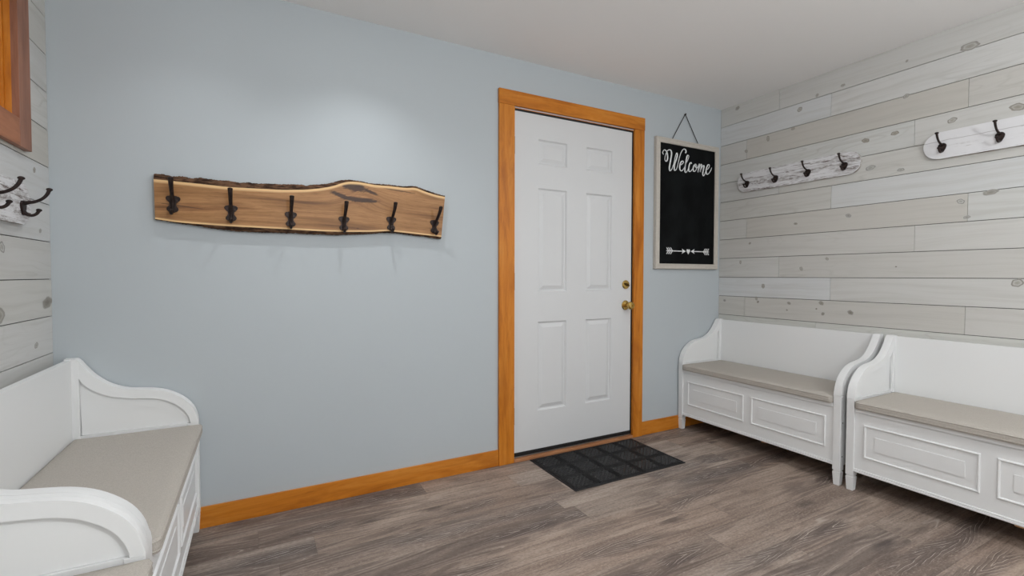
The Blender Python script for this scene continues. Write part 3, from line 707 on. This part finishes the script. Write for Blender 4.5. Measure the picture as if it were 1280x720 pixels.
# ================================================================== LIVE-EDGE RACK
YB, YF = D-0.0005, D-0.030
OT = [(-.373, 1.533), (-.342, 1.535), (-.31, 1.529), (-.275, 1.533), (-.243, 1.527), (-.211, 1.534), (-.18, 1.531), (-.143, 1.529), (-.105, 1.530), (-.072, 1.525), (-.03, 1.530), (.001, 1.528), (.05, 1.533), (.102, 1.534), (.15, 1.539), (.19, 1.541), (.206, 1.536), (.235, 1.545), (.271, 1.550), (.300, 1.555), (.328, 1.564), (.350, 1.574), (.368, 1.579), (.403, 1.585), (.43, 1.583), (.456, 1.582), (.49, 1.577), (.517, 1.576), (.56, 1.577), (.598, 1.578), (.64, 1.576), (.676, 1.576), (.70, 1.580), (.729, 1.583), (.76, 1.577), (.789, 1.568), (.845, 1.555), (.878, 1.548), (.895, 1.546)]
TT = [(-.373, 1.509), (-.243, 1.505), (-.105, 1.500), (.001, 1.503), (.102, 1.506), (.206, 1.516), (.271, 1.528), (.328, 1.544), (.368, 1.563), (.403, 1.573), (.456, 1.574), (.517, 1.567), (.598, 1.568), (.676, 1.566), (.70, 1.568), (.729, 1.573), (.789, 1.555), (.845, 1.543), (.895, 1.537)]
TB = [(-.3705, 1.3455), (-.302, 1.336), (-.214, 1.332), (-.122, 1.329), (-.026, 1.328), (.074, 1.327), (.161, 1.326), (.269, 1.324), (.384, 1.326), (.503, 1.332), (.597, 1.340), (.694, 1.334), (.795, 1.327), (.874, 1.321)]
OB = [(-.3705, 1.345), (-.302, 1.333), (-.25, 1.327), (-.214, 1.323), (-.16, 1.314), (-.122, 1.311), (-.07, 1.307), (-.026, 1.307), (.02, 1.306), (.074, 1.308), (.12, 1.308), (.161, 1.310), (.21, 1.307), (.269, 1.309), (.33, 1.308), (.384, 1.312), (.44, 1.316), (.503, 1.322), (.55, 1.328), (.597, 1.331), (.65, 1.330), (.694, 1.326), (.75, 1.321), (.795, 1.318), (.84, 1.312), (.874, 1.309)]
def interp(P, x):
    if x <= P[0][0]: return P[0][1]
    for (a, u), (b, v) in zip(P, P[1:]):
        if x <= b: return u+(v-u)*(x-a)/(b-a)
    return P[-1][1]
def smooth_i(P, x): return sum(interp(P, x+d_)*w_ for d_, w_ in ((-0.02, 1), (-0.01, 2), (0, 3), (0.01, 2), (0.02, 1)))/9
NX = 150
def bx_(k, v):  # x for column k at height fraction v (0 bottom, 1 top): ends lean slightly
    f = k/NX; xl = -0.3705+(-0.373+0.3705)*v; xr = 0.874+(0.895-0.874)*v; return xl+(xr-xl)*f
rack = thing('coat_rack', 'long live-edge wooden coat rack with bark edges and six iron hooks on the blue wall', 'coat rack', (0, 0, 0))
bm = NB(); ed = bm.verts.layers.float.new('edge'); NV = 14; G = []
for k in range(NX+1):
    colm = []
    zt = smooth_i(TT, bx_(k, 1)); zb = smooth_i(TB, bx_(k, 0))
    for j in range(NV+1):
        v = j/NV; v = 0.5-0.5*math.cos(math.pi*v); z = zb+(zt-zb)*v
        q = bm.verts.new((bx_(k, v), YF, z)); q[ed] = min((zt-z)*1.0, (z-zb)*1.6)*10; colm.append(q)
    G.append(colm)
for k in range(NX):
    for j in range(NV): bm.faces.new((G[k][j], G[k+1][j], G[k+1][j+1], G[k][j+1]))
Bk = [[bm.verts.new((c.co.x, YB, c.co.z)) for c in (colm[0], colm[-1])] for colm in G]
for b, colm in zip(Bk, G):
    b[0][ed] = 0; b[1][ed] = 0
for k in range(NX):
    bm.faces.new((Bk[k][0], Bk[k][1], Bk[k+1][1], Bk[k+1][0]))
    bm.faces.new((G[k][0], Bk[k][0], Bk[k+1][0], G[k+1][0])); bm.faces.new((G[k][NV], G[k+1][NV], Bk[k+1][1], Bk[k][1]))
for k, e_ in ((0, 0), (NX, 1)): bm.faces.new([G[k][j] for j in range(NV+1)]+[Bk[k][1], Bk[k][0]])
obj('board', bm, M['live'], rack, smooth=30)
rb = random.Random(5)
def bark(outer, inner, vfrac, sgn):
    bm = NB(); rows = []; n = NX*2
    for k in range(n+1):
        f = k/n; x = bx_(f*NX, vfrac); zi = smooth_i(inner, x); zo = interp(outer, x)
        if sgn*(zo-zi) < 0.0015: zo = zi+sgn*0.0015
        rg = (rb.random()-0.5)*0.0030; full = [(0.0, YF+0.0008), (0.25, YF-0.001+rb.random()*0.0012), (0.6, YF+0.0015+rb.random()*0.002), (0.92, YF+0.0055+rb.random()*0.003), (1.0, YF+0.011+rb.random()*0.003), (0.85, YB-0.001)]
        rows.append([bm.verts.new((x, y, zi-sgn*0.0005+(zo+rg*(w > .2)-zi)*w)) for w, y in full]+[bm.verts.new((x, YB-0.001, zi-sgn*0.0005))])
    for A, B in zip(rows, rows[1:]):
        for j in range(len(A)-1): bm.faces.new((A[j], B[j], B[j+1], A[j+1]))
    bm.faces.new(rows[0]); bm.faces.new(rows[-1][::-1])
    o = obj('bark_edge', bm, M['bark'], rack, smooth=50); o['label'] = 'dark rough bark along the %s edge' % ('top' if sgn > 0 else 'bottom'); return o
bark(OT, TT, 1.0, 1); bark(OB, TB, 0.0, -1)

# hooks: local frame, wall plane y=0, out = -y, z up
def prong(bm, path, radii, sub=5, seg=10, flat=1.0):
    pts = catmull(path, sub); n = len(pts); m = len(radii)-1
    rr = []
    for i in range(n):
        f = i/(n-1)*m; a = min(int(f), m-1); rr.append(radii[a]+(radii[a+1]-radii[a])*(f-a))
    tube(bm, pts, rr, seg, flat=flat)
def ball(bm, c, r, rz_=None, seg=14):
    rz_ = rz_ or r; pr = [(r*math.sin(math.pi*k/8), -rz_*math.cos(math.pi*k/8)) for k in range(9)]
    pr[0] = (0, -rz_); pr[-1] = (0, rz_)
    lathe(bm, pr, lambda a, b, h: (c[0]+a, c[1]+b, c[2]+h), seg)
def live_hook():
    bm = NB()
    half = [(0.0, 0.037), (0.010, 0.034), (0.020, 0.033), (0.0255, 0.026), (0.0235, 0.017), (0.0145, 0.008), (0.0095, 0.000), (0.0125, -0.008), (0.0195, -0.015), (0.0205, -0.024), (0.0140, -0.031), (0.006, -0.033), (0.0, -0.036)]
    pl = [(u, v) for u, v in half]+[(-u, v) for u, v in half[-2:0:-1]]
    pl = [(p[0], p[1]) for p in catmull([(a, b, 0) for a, b in pl], 3, True)]
    prism(bm, pl, 0.0, -0.005, lambda u, v, a: (u, a, v), 0.0018)
    for z_ in (0.013, -0.024): lathe(bm, [(0.006, 0.0045), (0.0055, 0.007), (0.0, 0.0085)], lambda a, b, h: (a+0.0135*(1 if z_ > 0 else 0), -h, z_+b), 10)
    return bm
def live_prongs():
    bm = NB()
    prong(bm, [(0, -0.003, -0.010), (0, -0.010, 0.012), (0, -0.026, 0.034), (0, -0.046, 0.058), (0, -0.060, 0.080), (0, -0.066, 0.097)], [0.0075, 0.0075, 0.0072, 0.0078, 0.0088, 0.0098])
    ball(bm, (0, -0.0665, 0.098), 0.0102, 0.005)
    return bm
def live_low():
    bm = NB()
    prong(bm, [(0, -0.003, -0.010), (0, -0.012, -0.030), (0, -0.024, -0.040), (0, -0.035, -0.038), (0, -0.041, -0.030)], [0.007, 0.0066, 0.006, 0.006, 0.0065]); ball(bm, (0, -0.0415, -0.029), 0.0085, 0.006)
    return bm
def build_hook(plate_bm, up_bm, low_bm, parent, loc, rz=0.0, ry=0.0):
    h = obj('hook', plate_bm, M['iron'], parent, smooth=45); h.location = loc; h.rotation_euler = (0, ry, rz)
    obj('upper_prong', up_bm, M['iron'], h, smooth=50); obj('lower_prong', low_bm, M['iron'], h, smooth=50); return h
h0 = None
for x, z, ry, rz in ((-.309, 1.410, 0.05, -0.04), (-.099, 1.385, 0.0, 0.0), (.139, 1.372, 0.02, 0.0), (.374, 1.365, 0.03, 0.0), (.604, 1.377, 0.04, 0.05), (.834, 1.373, 0.06, 0.14)):
    if h0 is None: h0 = build_hook(live_hook(), live_prongs(), live_low(), rack, (x, YF, z), rz, ry)
    else:
        c = dup_part(h0, rack, (x, YF, z)); c.rotation_euler = (0, ry, rz)

# ================================================================== WHITE RACKS ON SHIPLAP
RL, RH, RT = 0.810, 0.1375, 0.020
def rack_board():
    bm = NB(); r = RH/2; pts = []
    for c, a0 in ((RL/2-r, -90), (-RL/2+r, 90)):
        for k in range(17): q = math.radians(a0+180*k/16); pts.append((c+r*math.cos(q), r*math.sin(q)))
    prism(bm, pts, 0.0, -RT, lambda u, v, a: (u, a, v), 0.004)
    for f in bm.faces:
        if f.calc_center_median().y > -RT*0.86: f.material_index = 1
    return bm
def rack_plate():
    bm = NB()
    half = [(0.0, 0.0225), (0.0075, 0.0215), (0.0145, 0.0165), (0.0170, 0.008), (0.0150, -0.002), (0.0105, -0.012), (0.0055, -0.021), (0.0, -0.0255)]
    pl = half+[(-u, v) for u, v in half[-2:0:-1]]; pl = [(p[0], p[1]) for p in catmull([(a, b, 0) for a, b in pl], 4, True)]
    prism(bm, pl, 0.0, -0.0065, lambda u, v, a: (u, a, v), 0.0025, seg=3)
    return bm
def rack_up():
    bm = NB()
    prong(bm, [(0, -0.002, 0.012), (0, -0.016, 0.017), (0, -0.032, 0.021), (0, -0.050, 0.032), (0, -0.062, 0.047), (0, -0.068, 0.062)], [0.0068, 0.0058, 0.0048, 0.0046, 0.0050, 0.0054]); ball(bm, (0, -0.0685, 0.0645), 0.0088, 0.0055)
    return bm
def rack_low():
    bm = NB()
    prong(bm, [(0, -0.002, -0.012), (0, -0.012, -0.022), (0, -0.024, -0.025), (0, -0.035, -0.019), (0, -0.041, -0.009)], [0.0068, 0.0056, 0.0048, 0.0046, 0.005]); ball(bm, (0, -0.0415, -0.0065), 0.0078, 0.0055)
    return bm
def white_rack(label, loc, rz, face, first_hook, spacing, seed):
    t = thing('coat_rack', label, 'coat rack', loc, rz, 'white hook racks on the shiplap walls')
    b = obj('board', rack_board(), [face, M['rim']], t, smooth=40)
    for k in range(4):
        x = first_hook+spacing*k
        if seed.get('h') is None: seed['h'] = build_hook(rack_plate(), rack_up(), rack_low(), t, (x, -RT, -0.0135))
        else: dup_part(seed['h'], t, (x, -RT, -0.0135))
    return t
sd = {}
white_rack('distressed white rack with four hooks above the corner bench on the right shiplap wall', (R, 1.892, 1.790), -math.pi/2, M['distA'], -0.322, 0.2143, sd)
white_rack('lightly worn white hook rack at the right edge, two hooks showing', (R, 0.787, 1.7905), -math.pi/2, M['distB'], -0.3235, 0.2155, sd)
white_rack('white hook rack below the window on the left shiplap wall', (L, 1.822, 1.3495), math.pi/2, M['distA'], -0.3215, 0.216, sd)

# ================================================================== CHALKBOARD
cb = thing('chalkboard', 'tall grey-framed chalkboard reading Welcome, hung by a cord right of the door', 'chalkboard')
cx0, cx1, cz0, cz1, fw = 2.446, 3.088, 1.163, 2.085, 0.0375
yf, yb = D-0.028, D-0.001
def mitre(bm, prof):
    rings = []
    for ins, y in prof: rings.append([bm.verts.new(c) for c in ((cx0+ins, y, cz0+ins), (cx1-ins, y, cz0+ins), (cx1-ins, y, cz1-ins), (cx0+ins, y, cz1-ins))])
    for A, B in zip(rings, rings[1:]+[rings[0]]):
        for k in range(4): bm.faces.new((A[k], A[(k+1) % 4], B[(k+1) % 4], B[k]))
bm = NB(); mitre(bm, [(0.0, yb), (0.0, yf+0.004), (0.003, yf), (0.012, yf), (0.0145, yf+0.003), (0.030, yf+0.003), (0.034, yf+0.001), (fw, yf+0.003), (fw, yb)])
obj('frame', bm, M['greyw'], cb, smooth=20)
ys = D-0.0175
bm = NB(); box(bm, cx0+fw-0.003, cx1-fw+0.003, ys, D-0.003, cz0+fw-0.003, cz1-fw+0.003); obj('board_surface', bm, M['chalk'], cb, smooth=0)
STROKES = [
 [(2.520,1.966),(2.511,1.977),(2.518,1.992),(2.530,1.999),(2.543,1.995),(2.554,1.981),(2.560,1.953),(2.555,1.929),(2.543,1.921),(2.534,1.930),(2.535,1.950),(2.544,1.976),(2.558,1.997),(2.578,2.006),(2.592,2.001),(2.598,1.981),(2.593,1.951),(2.585,1.916),(2.578,1.880),(2.583,1.859),(2.600,1.870),(2.613,1.894),(2.625,1.927),(2.636,1.969),(2.648,1.991),(2.655,1.981),(2.649,1.955),(2.632,1.918),(2.625,1.889),(2.628,1.869),(2.637,1.867),(2.652,1.885),(2.665,1.925),(2.678,1.967),(2.695,2.004),(2.715,2.027),(2.733,2.028),(2.743,2.015),(2.736,2.002)],
 [(2.692,1.912),(2.710,1.924),(2.719,1.936),(2.707,1.941),(2.692,1.931),(2.682,1.908),(2.682,1.882),(2.695,1.870),(2.713,1.879),(2.729,1.900),(2.746,1.931),(2.766,1.965),(2.772,1.984),(2.761,1.989),(2.751,1.973),(2.742,1.934),(2.734,1.894),(2.734,1.872),(2.743,1.863),(2.759,1.878),(2.774,1.903)],
 [(2.802,1.931),(2.799,1.940),(2.788,1.937),(2.777,1.918),(2.772,1.895),(2.775,1.878),(2.786,1.874),(2.800,1.884),(2.818,1.904)],
 [(2.839,1.933),(2.825,1.920),(2.818,1.897),(2.824,1.881),(2.835,1.881),(2.849,1.894),(2.855,1.917),(2.850,1.931),(2.842,1.934),(2.838,1.925),(2.847,1.911),(2.865,1.912),(2.881,1.939),(2.884,1.930),(2.876,1.907),(2.870,1.879),(2.882,1.907),(2.896,1.935),(2.905,1.939),(2.907,1.929),(2.901,1.906),(2.895,1.883),(2.910,1.914),(2.924,1.933),(2.933,1.931),(2.932,1.919),(2.925,1.895),(2.921,1.872),(2.928,1.858),(2.940,1.867),(2.954,1.895)],
 [(2.961,1.906),(2.980,1.918),(2.992,1.936),(2.987,1.947),(2.973,1.940),(2.960,1.916),(2.957,1.892),(2.962,1.876),(2.974,1.874),(2.993,1.888),(3.010,1.911),(3.017,1.927)]]
def ribbon(bm, pts, wfun, y0):
    n = len(pts); rows = []
    for i in range(n):
        t = (pts[min(i+1, n-1)]-pts[max(i-1, 0)]).normalized(); nr = Vector((-t.y, t.x)); w = wfun(t, i/(n-1))/2
        a, b = pts[i]+nr*w, pts[i]-nr*w
        rows.append([bm.verts.new((a.x, y0, a.y)), bm.verts.new((b.x, y0, b.y)), bm.verts.new((b.x, ys, b.y)), bm.verts.new((a.x, ys, a.y))])
    for A, B in zip(rows, rows[1:]):
        for k in range(4): bm.faces.new((A[k], A[(k+1) % 4], B[(k+1) % 4], B[k]))
    bm.faces.new(rows[0]); bm.faces.new(rows[-1][::-1])
bm = NB()
for i, s in enumerate(STROKES):
    p = [Vector((q.x, q.y)) for q in catmull([(a, b, 0) for a, b in s], 6)]
    ribbon(bm, p, lambda t, f: 0.0060+0.0066*max(0, -t.y)**1.5, ys-0.0008-0.00002*i)
obj('lettering', bm, M['chalkw'], cb, smooth=0)
def bar(bm, a, b, w, dy=0.0): ribbon(bm, [Vector(a), Vector(b)], lambda t, f: w, ys-0.0008-dy)
def arrow(tip, tail, zc):
    bm = NB(); s = 1 if tip > tail else -1
    bar(bm, (tail, zc), (tip-s*0.012, zc), 0.0062)
    prism(bm, [(tip, zc), (tip-s*0.040, zc+0.0175), (tip-s*0.030, zc), (tip-s*0.040, zc-0.0175)], ys, ys-0.0009, lambda u, v, a: (u, a, v))
    for k in range(3):
        x = tail+s*(0.012+0.019*k)
        for q in (1, -1): bar(bm, (x+s*0.010, zc), (x-s*0.010, zc+q*0.023), 0.0068, 0.00003*(k+1))
    return bm
obj('arrow', arrow(2.752, 2.557, 1.2925), M['chalkw'], cb, smooth=0); obj('arrow', arrow(2.803, 2.999, 1.2940), M['chalkw'], cb, smooth=0)
bm = NB(); hp = []
for k in range(40):
    q = 2*math.pi*k/40; hx = 16*math.sin(q)**3; hz = 13*math.cos(q)-5*math.cos(2*q)-2*math.cos(3*q)-math.cos(4*q); hp.append((2.7775+hx*0.00112, 1.2925+hz*0.00135))
prism(bm, hp, ys, ys-0.0009, lambda u, v, a: (u, a, v)); obj('heart', bm, M['chalkw'], cb, smooth=0)
nx_, nz_ = 2.742, 2.284
bm = NB()
for e_ in ((2.606, cz1-0.004), (2.878, cz1-0.004)):
    a = Vector((e_[0], D-0.012, e_[1])); b = Vector((nx_, D-0.008, nz_)); tube(bm, [a.lerp(b, k/8) for k in range(9)], 0.0026, 7)
    ball(bm, (e_[0], D-0.012, cz1+0.001), 0.0045, 0.003, 10)
obj('hanging_cord', bm, M['cord'], cb)
bm = NB(); lathe(bm, [(0.0, 0.0005), (0.0028, 0.0005), (0.0028, 0.012), (0.0058, 0.012), (0.0058, 0.0142), (0.0, 0.015)], ymap(nx_, nz_, D), 12); obj('nail', bm, M['iron'], cb)

# ================================================================== DOOR MAT
mat = None
bm = NB(); mx0, mx1, my0, my1 = 1.432, 2.234, 1.962, 2.430
box(bm, mx0, mx1, my0, my1, 0.0, 0.0045, 0.0015, 1)
NXT, NYT = 5, 3; tw = (mx1-mx0-0.012)/NXT; tl = (my1-my0-0.012)/NYT
def clipbar(p, q, w, h, rect):
    # thin raised rib clipped to rect by parameter
    x0, x1, y0, y1 = rect; t0, t1 = 0.0, 1.0; dx, dy = q[0]-p[0], q[1]-p[1]
    for pp, qq in ((-dx, p[0]-x0), (dx, x1-p[0]), (-dy, p[1]-y0), (dy, y1-p[1])):
        if abs(pp) < 1e-9:
            if qq < 0: return
            continue
        r = qq/pp
        if pp < 0: t0 = max(t0, r)
        else: t1 = min(t1, r)
    if t1-t0 < 0.02: return
    a = Vector((p[0]+dx*t0, p[1]+dy*t0)); b = Vector((p[0]+dx*t1, p[1]+dy*t1)); t = (b-a).normalized(); nr = Vector((-t.y, t.x))*w/2
    lo = [bm.verts.new((c.x, c.y, 0.0044)) for c in (a+nr, b+nr, b-nr, a-nr)]; hi = [bm.verts.new((c.x, c.y, h)) for c in (a+nr*0.55, b+nr*0.55, b-nr*0.55, a-nr*0.55)]
    bm.faces.new(hi)
    for k in range(4): bm.faces.new((lo[k], lo[(k+1) % 4], hi[(k+1) % 4], hi[k]))
for i in range(NXT):
    for j in range(NYT):
        ax, ay = mx0+0.006+i*tw, my0+0.006+j*tl; bx2, by2 = ax+tw, ay+tl
        for ins, w in ((0.006, 0.005), (0.0145, 0.004)):
            r = (ax+ins, bx2-ins, ay+ins, by2-ins)
            for p, q in (((r[0], r[2]), (r[1], r[2])), ((r[1], r[2]), (r[1], r[3])), ((r[1], r[3]), (r[0], r[3])), ((r[0], r[3]), (r[0], r[2]))): clipbar(p, q, w, 0.0085, (r[0]-.001, r[1]+.001, r[2]-.001, r[3]+.001))
        r = (ax+0.020, bx2-0.020, ay+0.020, by2-0.020); cx, cy = (ax+bx2)/2, (ay+by2)/2
        for k in range(-5, 6):
            o_ = k*0.029
            clipbar((cx-0.2+o_, cy-0.2), (cx+0.2+o_, cy+0.2), 0.0095, 0.0095, r); clipbar((cx-0.2+o_, cy+0.2), (cx+0.2+o_, cy-0.2), 0.0095, 0.0093, r)
mat = tag(obj('door_mat', bm, M['rubber'], smooth=0), 'black rubber door mat with latticed tiles lying in front of the white door', 'mat')

# ================================================================== CEILING LIGHTS
def ceiling_light(x, y, watts, deg, soft, label):
    t = thing('ceiling_light', label, 'ceiling light', (x, y, CH), 0, 'recessed ceiling lights')
    mp = lambda a, b, h: (a, b, -h)
    bm = NB(); lathe(bm, [(0.056, 0.0), (0.056, 0.0035), (0.062, 0.006), (0.078, 0.005), (0.082, 0.0)], mp, 40); obj('trim_ring', bm, M['lamptrim'], t, smooth=50)
    bm = NB(); lathe(bm, [(0.0, 0.003), (0.056, 0.003)], mp, 40); obj('lens', bm, M['lamp'], t, smooth=0)
    ld = bpy.data.lights.new('lamp', 'SPOT'); ld.energy = watts; ld.color = LAMP_COL; ld.spot_size = math.radians(deg); ld.spot_blend = 1.0; ld.shadow_soft_size = soft
    lo = bpy.data.objects.new('lamp', ld); COL.objects.link(lo); lo.parent = t; lo.location = (0, 0, -0.012)
LL = ['recessed ceiling light nearest the door at the top edge of the photo', 'recessed ceiling light above the live-edge coat rack', 'recessed ceiling light over the left corner bench']
for (x, y, w, dg, sf), lb in zip(LAMPS, LL): ceiling_light(x, y, w, dg, sf, lb)

def fill_globe(x, y, z, watts, label):  # glowing ball added out of view to brighten ceiling and side walls
    t = thing('globe_light', label, 'ceiling light', (x, y, CH), 0, 'globe ceiling lights')
    dz_ = z-CH
    bm = NB(); lathe(bm, [(0.0, 0.0), (0.06, 0.0), (0.058, 0.018), (0.02, 0.026), (0.012, 0.03), (0.012, -dz_-0.095), (0.04, -dz_-0.09), (0.04, -dz_-0.07)], lambda a, b, h: (a, b, -h), 32); obj('canopy', bm, M['lamptrim'], t, smooth=50)
    bm = NB(); ball(bm, (0, 0, dz_), 0.09, None, 32); obj('globe_shade', bm, m_emit('lit_globe_glass', LAMP_COL, watts/(4*math.pi**2*0.09**2)), t, smooth=80)
for (x, y, z, w), lb in zip(FILL_GLOBES, ['white globe light hanging just above the camera', 'white globe light behind the right benches']): fill_globe(x, y, z, w, lb)
